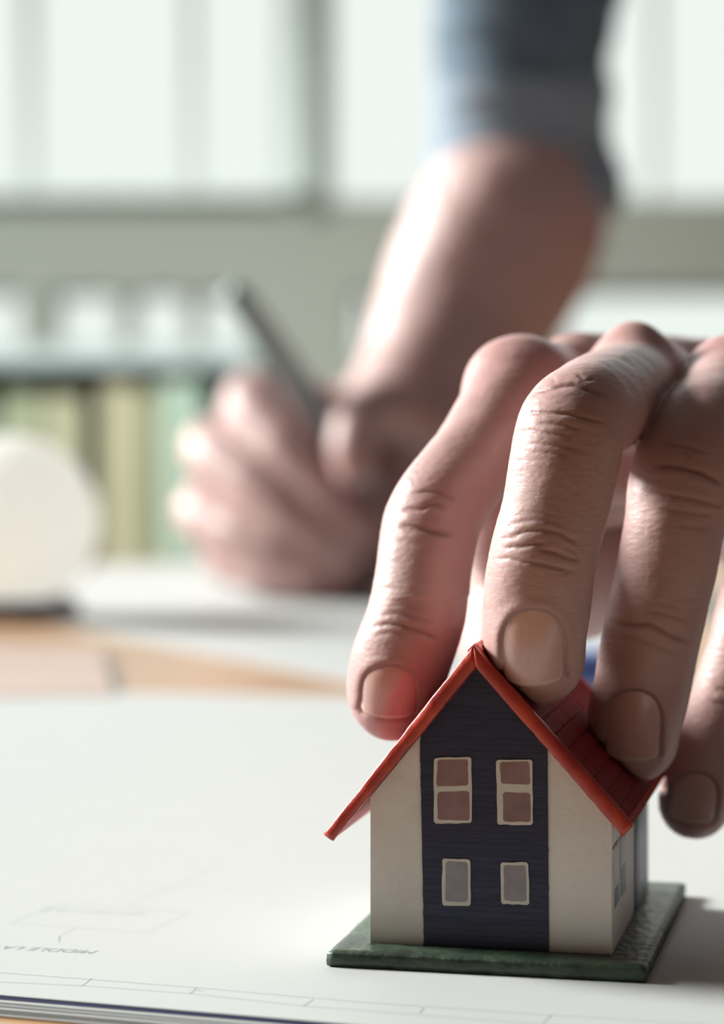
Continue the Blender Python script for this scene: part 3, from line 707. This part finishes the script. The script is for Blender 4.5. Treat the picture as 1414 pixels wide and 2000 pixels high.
# cut the arm off far outside the frame is not needed: the field ends beyond the wrist
N = vnormals(V, Q)
hand_bvh_step = 1
PX = pix(V)
view = V - np.array([0, 0, CH]); front = np.sum(N * view, 1) < 0
creases = {  # traced folds: (polyline, depth mm, width px, finger depth range Y)
 'middle': [([(1040, 772), (1053, 764), (1083, 757), (1101, 752), (1120, 752), (1150, 763), (1185, 773)], .55, 5), ([(1019, 813), (1040, 806), (1070, 806), (1110, 809), (1150, 819), (1185, 826)], .45, 4),
   ([(1050, 826), (1080, 828), (1130, 837)], .25, 4), ([(1008, 842), (1035, 841), (1060, 845), (1120, 852)], .26, 4), ([(1025, 868), (1050, 866), (1100, 873), (1140, 879)], .2, 4), ([(1035, 885), (1070, 884), (1110, 888)], .18, 4),
   ([(1005, 900), (1040, 897), (1070, 899)], .12, 4), ([(1060, 742), (1080, 738), (1085, 746)], .2, 4), ([(1128, 733), (1143, 744), (1160, 742)], .3, 4),
   ([(992, 1028), (1010, 1021), (1050, 1015), (1085, 1018), (1110, 1030)], .18, 4), ([(1000, 1009), (1020, 1004), (1060, 1002), (1100, 1010)], .12, 4), ([(998, 1047), (1030, 1038), (1060, 1035), (1095, 1042), (1128, 1062)], .38, 4),
   ([(978, 1053), (1000, 1050), (1012, 1052)], .22, 4), ([(985, 1069), (1015, 1068), (1040, 1063), (1065, 1061)], .42, 4), ([(1050, 1072), (1085, 1080), (1120, 1093), (1135, 1094)], .42, 4),
   ([(970, 1091), (993, 1090), (1020, 1097), (1060, 1102), (1085, 1108), (1122, 1117)], .36, 4), ([(1062, 1115), (1080, 1123), (1100, 1122), (1115, 1118)], .14, 4),
   ([(1105, 1068), (1125, 1080), (1128, 1092)], .15, 4)],
 'index': [([(812, 962), (835, 960), (862, 964), (890, 976)], .35, 5), ([(784, 996), (805, 995), (825, 996), (838, 986), (850, 984), (870, 992)], .42, 5), ([(776, 1027), (800, 1028), (840, 1038), (885, 1045)], .6, 7),
   ([(742, 1203), (775, 1198), (810, 1206), (840, 1216)], .28, 5), ([(728, 1224), (755, 1219), (785, 1222), (820, 1234), (855, 1250)], .5, 5), ([(732, 1240), (760, 1236), (790, 1240)], .28, 5), ([(770, 1180), (800, 1184), (830, 1194)], .15, 6),
   ([(752, 1060), (790, 1058), (830, 1064)], .12, 6), ([(745, 1100), (775, 1098), (800, 1101)], .08, 6), ([(738, 1150), (765, 1148), (790, 1152)], .1, 6)],
 'ring': [([(1296, 866), (1340, 872), (1380, 884)], .35, 5), ([(1280, 910), (1305, 910), (1335, 914), (1370, 923), (1412, 946)], .6, 6), ([(1262, 958), (1300, 966), (1350, 974), (1412, 990)], .35, 5), ([(1290, 995), (1340, 1002), (1400, 1006)], .2, 5), ([(1320, 1026), (1380, 1034)], .18, 5),
   ([(1262, 1195), (1300, 1199), (1350, 1217)], .25, 5), ([(1203, 1219), (1235, 1221), (1268, 1219), (1295, 1234), (1320, 1247), (1345, 1256)], .55, 5), ([(1210, 1243), (1240, 1248), (1280, 1262), (1322, 1281)], .25, 5), ([(1230, 1172), (1280, 1176), (1330, 1188)], .1, 5), ([(1335, 878), (1350, 892), (1342, 902)], .2, 5)],
 'little': [([(1398, 1345), (1425, 1350)], .3, 5), ([(1392, 1372), (1420, 1378)], .3, 5)],
}
nails = {'index': (761, 1351, 57, 51, 4, 8.6), 'middle': (1041, 1266, 63, 74, -1, 9), 'ring': (1237, 1419, 56, 68, 4, 9), 'little': (1355, 1559, 47, 47, 8, 8)}
def pts_dist(V, pts):
    p = np.array(pts, float); best = np.full(len(V), 1e9)
    for a, b in zip(p[:-1], p[1:]):
        d = b[:3] - a[:3]; t = np.clip(((V - a[:3]) @ d) / (d @ d), 0, 1); r = a[3] + (b[3] - a[3]) * t
        best = np.minimum(best, np.linalg.norm(V - a[:3] - t[:, None] * d, axis=1) - r)
    return best
fbvh = {}
vis = front & (PX[:, 0] > 640) & (PX[:, 0] < 1460) & (V[:, 1] < 470)
idx = np.where(vis)[0]
fd = np.stack([pts_dist(V[idx], fin[k]) for k in ('index', 'middle', 'ring', 'little')], 1); own = np.argmin(fd, 1)
disp = np.zeros(len(V))
fold_shade = np.zeros(len(V))  # shade painted into the creases and round the nails
for fi, k in enumerate(('index', 'middle', 'ring', 'little')):
    I = idx[own == fi]
    fm = np.zeros(len(V), bool); fm[idx[np.abs(fd[:, fi]) < 1.3]] = True; Qs = Q[fm[Q].any(1)]
    fbvh[k] = BVHTree.FromPolygons([tuple(p) for p in V], [tuple(q) for q in Qs])
    for pl, dep, wd in creases[k]:
        m = (PX[I, 0] > min(q[0] for q in pl) - 40) & (PX[I, 0] < max(q[0] for q in pl) + 40) & (PX[I, 1] > min(q[1] for q in pl) - 40) & (PX[I, 1] < max(q[1] for q in pl) + 40)
        Im = I[m]; d = seg_dist(PX[Im], pl)
        # fade at the ends
        a, b = np.array(pl[0]), np.array(pl[-1]); t = np.clip(((PX[Im] - a) @ (b - a)) / ((b - a) @ (b - a)), 0, 1); fade = np.clip(np.minimum(t, 1 - t) * 6 + .25, 0, 1)
        disp[Im] += (-dep * .5 * np.exp(-(d / (wd * .8)) ** 2) + dep * .12 * np.exp(-((d - wd * 2.6) / (wd * 1.5)) ** 2)) * fade
        fold_shade[Im] = np.maximum(fold_shade[Im], fade * min(1, dep * 1.6) * np.exp(-(d / wd) ** 2))
    cx_, cy_, na, nb_, rot, _ = nails[k]; c_r, s_r = math.cos(R(rot)), math.sin(R(rot))
    q = PX[I] - np.array([cx_, cy_]); s_ = (q[:, 0] * c_r + q[:, 1] * s_r) / na; t_r = (-q[:, 0] * s_r + q[:, 1] * c_r) / nb_
    up = t_r < 0
    wq = 1 - .05 * np.clip(t_r, 0, 1) ** 2 - .10 * np.clip((t_r - .7) / .3, 0, 1) ** 2
    rad = np.where(up, (np.abs(s_) ** 2.3 + np.abs(t_r) ** 2.3) ** (1 / 2.3), np.maximum(np.abs(s_) / wq, t_r + .16 * s_ * s_ * np.clip(t_r, 0, 1)))
    px_d = (rad - 1) * (na + nb_) / 2
    px_d = px_d - 5 * np.clip((t_r - .4) / .4, 0, 1)
    inside = 1 / (1 + np.exp(px_d / 2.2))
    dn = -.55 * inside
    fold = np.where(t_r < .75, .13 * np.exp(-((px_d - 11) / 10.0) ** 2), 0) * np.clip((.9 - t_r) / .3, 0, 1)
    disp[I] += dn + fold
    fold_shade[I] = np.maximum(fold_shade[I], .9 * np.exp(-((px_d - 2.5) / 4.0) ** 2) * (t_r < .8))
# fine skin lines running across the fingers and a soft irregularity of the flesh
def vnoise(X, seed):
    r_ = np.random.default_rng(seed); T = r_.random((64, 64, 64)); g = X % 63.0; i = g.astype(int); t = g - i; t = t * t * (3 - 2 * t); o = 0
    for x in (0, 1):
        for y in (0, 1):
            for z in (0, 1): o = o + T[i[:, 0] + x, i[:, 1] + y, i[:, 2] + z] * (t[:, 0] if x else 1 - t[:, 0]) * (t[:, 1] if y else 1 - t[:, 1]) * (t[:, 2] if z else 1 - t[:, 2])
    return o - .5
disp += vnoise(V * np.array([.35, .35, 2.2]) + 50, 1) * .045 + vnoise(V * .22 + 50, 2) * .5 * .5 + vnoise(V * np.array([.9, .9, 1.6]) + 20, 4) * .05
Vd = V + N * disp[:, None]
# skin tone: redder over knuckles and finger tips, with the shade of the folds mixed in
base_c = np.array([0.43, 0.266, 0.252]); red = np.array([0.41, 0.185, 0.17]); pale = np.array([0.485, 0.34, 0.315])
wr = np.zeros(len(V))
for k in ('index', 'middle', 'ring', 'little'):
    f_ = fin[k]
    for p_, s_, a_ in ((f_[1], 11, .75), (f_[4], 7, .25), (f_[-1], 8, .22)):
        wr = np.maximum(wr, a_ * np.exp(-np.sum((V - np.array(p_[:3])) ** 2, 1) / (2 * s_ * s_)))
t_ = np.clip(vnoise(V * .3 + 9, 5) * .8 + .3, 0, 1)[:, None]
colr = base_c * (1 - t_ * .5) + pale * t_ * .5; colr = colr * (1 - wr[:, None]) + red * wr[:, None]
colr = colr * (1 - fold_shade[:, None] * .65) + np.array([.17, .07, .06]) * fold_shade[:, None] * .65
m_skin = mat('skin', (0.62, 0.42, 0.34), 0.47, spec=.45, sss=.22, sr=(1, .3, .2), ssc=.002, vcol='tone', bump=.5, bscale=1500, bdist=.0002, bstretch=(.5, .5, 1))
m_nail = mat('fingernail', (0.56, 0.34, 0.305), 0.28, spec=.6, sss=.15, ssc=.0015, noise=.08, nscale=500, stretch=(2.5, 2.5, .3), coat=.25)
m_nail_tip = mat('nail_free_edge', (0.62, 0.47, 0.40), 0.35, spec=.5, noise=.05)
ploc = W((90, 600, -PT))
person = thing('person', 'person leaning over the table, one hand gripping the house and the other writing', 'person', ploc)
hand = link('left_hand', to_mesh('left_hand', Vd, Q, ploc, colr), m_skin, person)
hand['label'] = 'bare hand pressing on the roof with spread fingers'

def make_nail(k):
    cx_, cy_, na, nb_, rot, _ = nails[k]; c_r, s_r = math.cos(R(rot)), math.sin(R(rot))
    nu, nv = 22, 26; P3 = []; tl = []; GP = []
    for j in range(nv + 1):
        tt_ = -1 + 2 * (j / nv); tt_ = -1 + (tt_ + 1) ** 1.25 / 2 ** .25
        Wd = (1 - abs(tt_) ** 2.3) ** (1 / 2.3) if tt_ < 0 else 1 - .05 * tt_ ** 2 - .10 * max(0, (tt_ - .7) / .3) ** 2
        Wd = max(Wd, .12)
        for i in range(nu + 1):
            s_ = -1 + 2 * i / nu; yy = tt_ * nb_ - (.16 * nb_ * s_ * s_ * max(0, tt_) ** 2)
            xx = s_ * na * Wd
            px_, py_ = cx_ + xx * c_r - yy * s_r, cy_ + xx * s_r + yy * c_r
            GP.append((px_, py_)); o_ = Vector((0, 0, CH)); d = Vector(((px_ - CX) / FPX, 1, -(py_ - HY) / FPX)).normalized()
            hit = fbvh[k].ray_cast(o_, d)
            if hit[0] is None: hit = fbvh[k].find_nearest(P3[-1] if P3 else Vector(P(px_, py_, 420)))
            P3.append(hit[0]); tl.append((s_, tt_, hit[1]))
    arr = np.array([tuple(p) for p in P3]).reshape(nv + 1, nu + 1, 3)
    # one smooth cubic surface through the finger's own curve
    gp = pix(arr.reshape(-1, 3)); u_ = (gp[:, 0] - cx_) / na; v_ = (gp[:, 1] - cy_) / nb_; Yh = arr[:, :, 1].ravel(); okk = np.ones(len(Yh), bool)
    def basis(a, b): return np.stack([a * 0 + 1, a, b, a * a, a * b, b * b, a ** 3, a * a * b, a * b * b, b ** 3, a ** 4], 1)
    for _ in range(4):
        co = np.linalg.lstsq(basis(u_[okk], v_[okk]), Yh[okk], rcond=None)[0]; rs = np.abs(basis(u_, v_) @ co - Yh); okk = rs < max(.15, 2.5 * np.median(rs))
    gp2 = np.array(GP); u_ = (gp2[:, 0] - cx_) / na; v_ = (gp2[:, 1] - cy_) / nb_; Yf = basis(u_, v_) @ co
    arr = np.stack([(gp2[:, 0] - CX) / FPX * Yf, Yf, CH - (gp2[:, 1] - HY) / FPX * Yf], 1).reshape(nv + 1, nu + 1, 3)
    nrm = np.cross(np.gradient(arr, axis=1), np.gradient(arr, axis=0)); nrm /= np.linalg.norm(nrm, axis=2, keepdims=True) + 1e-12
    if nrm[nv // 2, nu // 2, 1] > 0: nrm = -nrm
    for _ in range(8):
        pn_ = np.pad(nrm, ((1, 1), (1, 1), (0, 0)), mode='edge'); nrm = nrm + pn_[2:, 1:-1] + pn_[:-2, 1:-1] + pn_[1:-1, 2:] + pn_[1:-1, :-2]; nrm /= np.linalg.norm(nrm, axis=2, keepdims=True)
    T_ = np.array([q[1] for q in tl]).reshape(nv + 1, nu + 1); S_ = np.array([q[0] for q in tl]).reshape(nv + 1, nu + 1)
    nm_ = nrm[nv // 2, nu // 2]
    off = -.12 - .25 * np.abs(S_) ** 3 - .3 * np.clip(-T_ - .6, 0, 1)
    top = arr + nrm * off[:, :, None] + nm_ * (np.clip(T_ - .45, 0, 1) ** 2 * 1.6)[:, :, None]
    bot = top - nrm * .42
    if (arr.shape[0]) and np.isnan(top).any(): top = np.nan_to_num(top)
    n1 = (nv + 1) * (nu + 1); VV = np.vstack([top.reshape(-1, 3), bot.reshape(-1, 3)]); FF = []; mi = []
    for j in range(nv):
        for i in range(nu):
            a = j * (nu + 1) + i; FF.append((a, a + nu + 1, a + nu + 2, a + 1)); mi.append(1 if T_[j, i] > .9 else 0); FF.append((n1 + a, n1 + a + 1, n1 + a + nu + 2, n1 + a + nu + 1)); mi.append(0)
    rg = [i for i in range(nu + 1)] + [j * (nu + 1) + nu for j in range(1, nv + 1)] + [nv * (nu + 1) + i for i in range(nu - 1, -1, -1)] + [j * (nu + 1) for j in range(nv - 1, 0, -1)]
    for a, b in zip(rg, rg[1:] + rg[:1]): FF.append((a, b, n1 + b, n1 + a)); mi.append(1 if a // (nu + 1) >= nv - 1 else 0)
    me = mesh('fingernail', VV / 1000 + np.array([0, 0, TZ]) - np.array(ploc), FF)
    bm = bmesh.new(); bm.from_mesh(me); bmesh.ops.recalc_face_normals(bm, faces=bm.faces); bm.to_mesh(me); bm.free()
    me.materials.append(m_nail); me.materials.append(m_nail_tip); me.polygons.foreach_set('material_index', mi)
    link('fingernail', me, None, hand, smooth=True)
for k in nails: make_nail(k)

# ------------------------------------------------------------------ the writing hand, forearm and sleeve
def J2(px, py, Y, rpx): return [*P(px, py, Y), rpx * Y / FPX]
wf = Field((-110, 1080, -4), (180, 1420, 330), 2.2)
arm = wf.blank()
wf.tube(arm, [J2(1030, 240, 1300, 140), J2(1020, 340, 1300, 152), J2(1000, 430, 1290, 182), J2(955, 520, 1285, 186), J2(900, 630, 1275, 168), J2(850, 725, 1255, 142), J2(810, 800, 1240, 118)], 14, 4)
pm = wf.blank()
wf.tube(pm, [J2(800, 800, 1240, 112), J2(720, 860, 1235, 110), J2(600, 850, 1240, 95)], 14, 3)
wf.tube(pm, [J2(800, 860, 1235, 110), J2(770, 980, 1220, 105), J2(700, 1060, 1200, 95)], 14, 3)
wf.tube(pm, [J2(600, 880, 1240, 95), J2(580, 1000, 1230, 90), J2(640, 1070, 1210, 85)], 14, 3)
bodyw = smin(arm, pm, 14)
wfin = [
 [J2(600, 815, 1235, 74), J2(500, 795, 1200, 72), J2(545, 865, 1172, 58), J2(600, 930, 1158, 47), J2(650, 985, 1150, 42), J2(695, 1035, 1148, 38)],
 [J2(530, 880, 1235, 70), J2(415, 878, 1200, 60), J2(480, 930, 1172, 58), J2(550, 990, 1156, 48), J2(625, 1050, 1149, 43), J2(668, 1090, 1149, 40)],
 [J2(530, 965, 1230, 68), J2(400, 995, 1200, 58), J2(455, 1035, 1174, 54), J2(525, 1070, 1158, 47), J2(600, 1105, 1150, 42)],
 [J2(560, 1040, 1225, 66), J2(448, 1075, 1198, 56), J2(500, 1105, 1172, 50), J2(570, 1125, 1158, 44), J2(650, 1138, 1158, 38)],
 [J2(810, 835, 1205, 78), J2(752, 800, 1170, 62), J2(704, 815, 1136, 50), J2(690, 872, 1124, 46), J2(692, 915, 1120, 38)],
]
res = None
for p_ in wfin:
    A_ = wf.blank(); wf.tube(A_, p_, 10, 2); A_ = smin(bodyw, A_, 5.0); res = A_ if res is None else smin(res, A_, 2.0)
Xw, Yw, Zw = wf.pos(); res = smax(res, (-PT + .5 - Zw).astype(np.float32), 1.5)
wf.F = res.astype(np.float32); V2, Q2 = nets(wf); V2, Q2 = subdiv(V2, Q2); V2 = project(wf, V2, 2); V2 = relax(V2, Q2, 3)
N2 = vnormals(V2, Q2); V2 = V2 + N2 * (vnoise(V2 * .08 + 60, 9) * 1.2)[:, None]
t2 = np.clip(vnoise(V2 * .06 + 90, 5) * .8 + .3, 0, 1)[:, None]; c2 = base_c * (1 - t2 * .5) + pale * t2 * .5
w2 = np.zeros(len(V2))
for p_ in wfin:
    for q_ in (p_[1], p_[-1]): w2 = np.maximum(w2, .5 * np.exp(-np.sum((V2 - np.array(q_[:3])) ** 2, 1) / (2 * 10 ** 2)))
c2 = c2 * (1 - w2[:, None]) + red * w2[:, None]
ra = link('right_arm', to_mesh('right_arm', V2, Q2, ploc, c2), m_skin, person); ra['label'] = 'bare forearm and hand holding a pen'

m_denim = mat('denim_blue_grey', (0.12, 0.175, 0.235), 0.85, noise=.25, nscale=60, bump=.5, bscale=900, bdist=.0004)
m_denim2 = mat('denim_turned_cuff', (0.25, 0.31, 0.385), 0.85, noise=.2, nscale=60, bump=.5, bscale=900, bdist=.0004)
def sleeve(name, secs, m, wob_, th=2.5, seg=72, rows=6):
    """open cloth tube through (px,py,Y,half width px, tilt) sections, with folds and thickness"""
    vs, fs = [], []; S2 = []
    for i in range(len(secs) - 1):
        for k in range(rows): S2.append(np.array(secs[i]) * (1 - k / rows) + np.array(secs[i + 1]) * (k / rows))
    S2.append(np.array(secs[-1])); n = len(S2)
    for layer in (0, 1):
        for i, (px_, py_, Y, hw, tilt) in enumerate(S2):
            c = P(px_, py_, Y); r_ = hw * Y / FPX - layer * th
            for k in range(seg):
                a = 2 * math.pi * k / seg
                f = 1 + wob_ * (math.sin(a * 3 + i * .35) * .5 + math.sin(a * 7 - i * .6) * .35 + math.sin(i * 1.1 + 2 * a) * .5)
                vs.append(W((c[0] + r_ * f * math.cos(a), c[1] + r_ * .9 * f * math.sin(a), c[2] + tilt * math.cos(a) - abs(tilt) * .0 + (r_ * .16) * math.sin(a))) - ploc)
    for layer in (0, 1):
        for i in range(n - 1):
            for k in range(seg):
                k2 = (k + 1) % seg; b = layer * n * seg
                q = (b + i * seg + k, b + i * seg + k2, b + (i + 1) * seg + k2, b + (i + 1) * seg + k); fs.append(q if layer else q[::-1])
    for i in (0, n - 1):
        for k in range(seg):
            k2 = (k + 1) % seg; fs.append((i * seg + k, i * seg + k2, n * seg + i * seg + k2, n * seg + i * seg + k))
    me = mesh(name, vs, fs); bm = bmesh.new(); bm.from_mesh(me); bmesh.ops.recalc_face_normals(bm, faces=bm.faces); bm.to_mesh(me); bm.free()
    return link(name, me, m, person, smooth=True)
sl = sleeve('shirt_sleeve', [(1045, -160, 1310, 196, 0), (1034, -40, 1308, 186, 0), (1024, 60, 1304, 178, 0), (1016, 130, 1302, 168, 0), (1016, 175, 1300, 164, 0)], m_denim, .022)
cf = sleeve('sleeve_cuff', [(1014, 140, 1300, 172, 2), (1018, 180, 1300, 178, 2), (1020, 215, 1300, 174, 1), (1014, 255, 1299, 174, 0), (1020, 290, 1299, 178, -1), (1029, 335, 1298, 192, -3), (1028, 375, 1298, 194, -3), (1024, 400, 1298, 184, -3)], m_denim2, .014)
cf['label'] = 'rolled up grey blue cuff'

# the left forearm and sleeve run on out of the picture to the right
ff = Field((60, 560, 20), (420, 1010, 300), 2.6)
fa = ff.blank(); ff.tube(fa, [[104, 584, 76, 24.6], [135, 615, 78, 27.2], [200, 690, 92, 36], [270, 780, 118, 44], [320, 860, 160, 47], [335, 930, 215, 46]], 6, 3)
ff.F = fa; V3, Q3 = nets(ff); V3, Q3 = subdiv(V3, Q3); V3 = project(ff, V3, 1); V3 = relax(V3, Q3, 2)
link('left_forearm', to_mesh('left_forearm', V3, Q3, ploc, np.tile(base_c, (len(V3), 1))), m_skin, person)
def cloth_tube(name, secs, m, wob_, th=2.5, seg=56, rows=6):
    """open cloth tube round a slanting axis, sections are (x,y,z,radius)"""
    C_ = np.array(secs, float); S2 = np.array([np.array([np.interp(t, range(len(C_)), C_[:, k]) for k in range(4)]) for t in np.linspace(0, len(C_) - 1, rows * (len(C_) - 1) + 1)])
    vs, fs = [], []; n = len(S2)
    for layer in (0, 1):
        for i in range(n):
            ax_ = S2[min(i + 3, n - 1), :3] - S2[max(i - 3, 0), :3]; ax_ /= np.linalg.norm(ax_); a1 = np.cross(ax_, (0, 0, 1)); a1 /= np.linalg.norm(a1); a2 = np.cross(ax_, a1)
            for k in range(seg):
                a = 2 * math.pi * k / seg; f = 1 + wob_ * (math.sin(a * 3 + i * .35) * .5 + math.sin(a * 7 - i * .6) * .35 + math.sin(i * 1.1 + 2 * a) * .5)
                vs.append(W(S2[i, :3] + (a1 * math.cos(a) + a2 * math.sin(a)) * (S2[i, 3] * f - layer * th)) - ploc)
    for layer in (0, 1):
        for i in range(n - 1):
            for k in range(seg):
                k2 = (k + 1) % seg; b = layer * n * seg; q = (b + i * seg + k, b + i * seg + k2, b + (i + 1) * seg + k2, b + (i + 1) * seg + k); fs.append(q)
    for i in (0, n - 1):
        for k in range(seg):
            k2 = (k + 1) % seg; fs.append((i * seg + k, i * seg + k2, n * seg + i * seg + k2, n * seg + i * seg + k))
    me = mesh(name, vs, fs); bm = bmesh.new(); bm.from_mesh(me); bmesh.ops.recalc_face_normals(bm, faces=bm.faces); bm.to_mesh(me); bm.free()
    return link(name, me, m, person, smooth=True)
cloth_tube('shirt_sleeve', [(300, 820, 138, 52), (330, 880, 180, 56), (340, 950, 250, 58), (345, 1060, 360, 62), (350, 1180, 470, 68)], m_denim, .02)
cloth_tube('sleeve_cuff', [(286, 800, 126, 52), (300, 820, 138, 57), (318, 850, 156, 60), (326, 868, 170, 56)], m_denim2, .015)['label'] = 'rolled up grey blue cuff'

# pen
m_pen = mat('pen_dark_metal', (0.16, 0.21, 0.22), 0.35, metal=.3, noise=.05)
m_pen2 = mat('pen_pale_blue_grip', (0.42, 0.52, 0.58), 0.35, noise=.05)
a = P(452, 560, 1120); b = P(668, 870, 1152); b2 = P(742, 976, 1168)
d = Vector(b2 - a) / 1000; Lp = d.length
pen = thing('pen', 'dark slim pen held slanting in the writing hand', 'pen', W(b2)); pen.rotation_mode = 'QUATERNION'; pen.rotation_quaternion = (-d).to_track_quat('Z', 'Y')
lathe('barrel', [(.0042, .030), (.0056, .034), (.0062, .08), (.0064, Lp - .02), (.0060, Lp - .006), (.004, Lp)], m_pen, pen, 32)
lathe('grip', [(.0036, .010), (.0046, .014), (.0046, .030), (.0038, .0305)], m_pen2, pen, 32)
lathe('tip', [(.0004, 0), (.0008, .002), (.0030, .009), (.0036, .0105)], m_metal, pen, 24)
bm = bmesh.new(); add_box(bm, .0062, .0078, -.0016, .0016, Lp - .055, Lp - .008, bev=.0004); link('clip', from_bm('clip', bm), m_metal, pen)
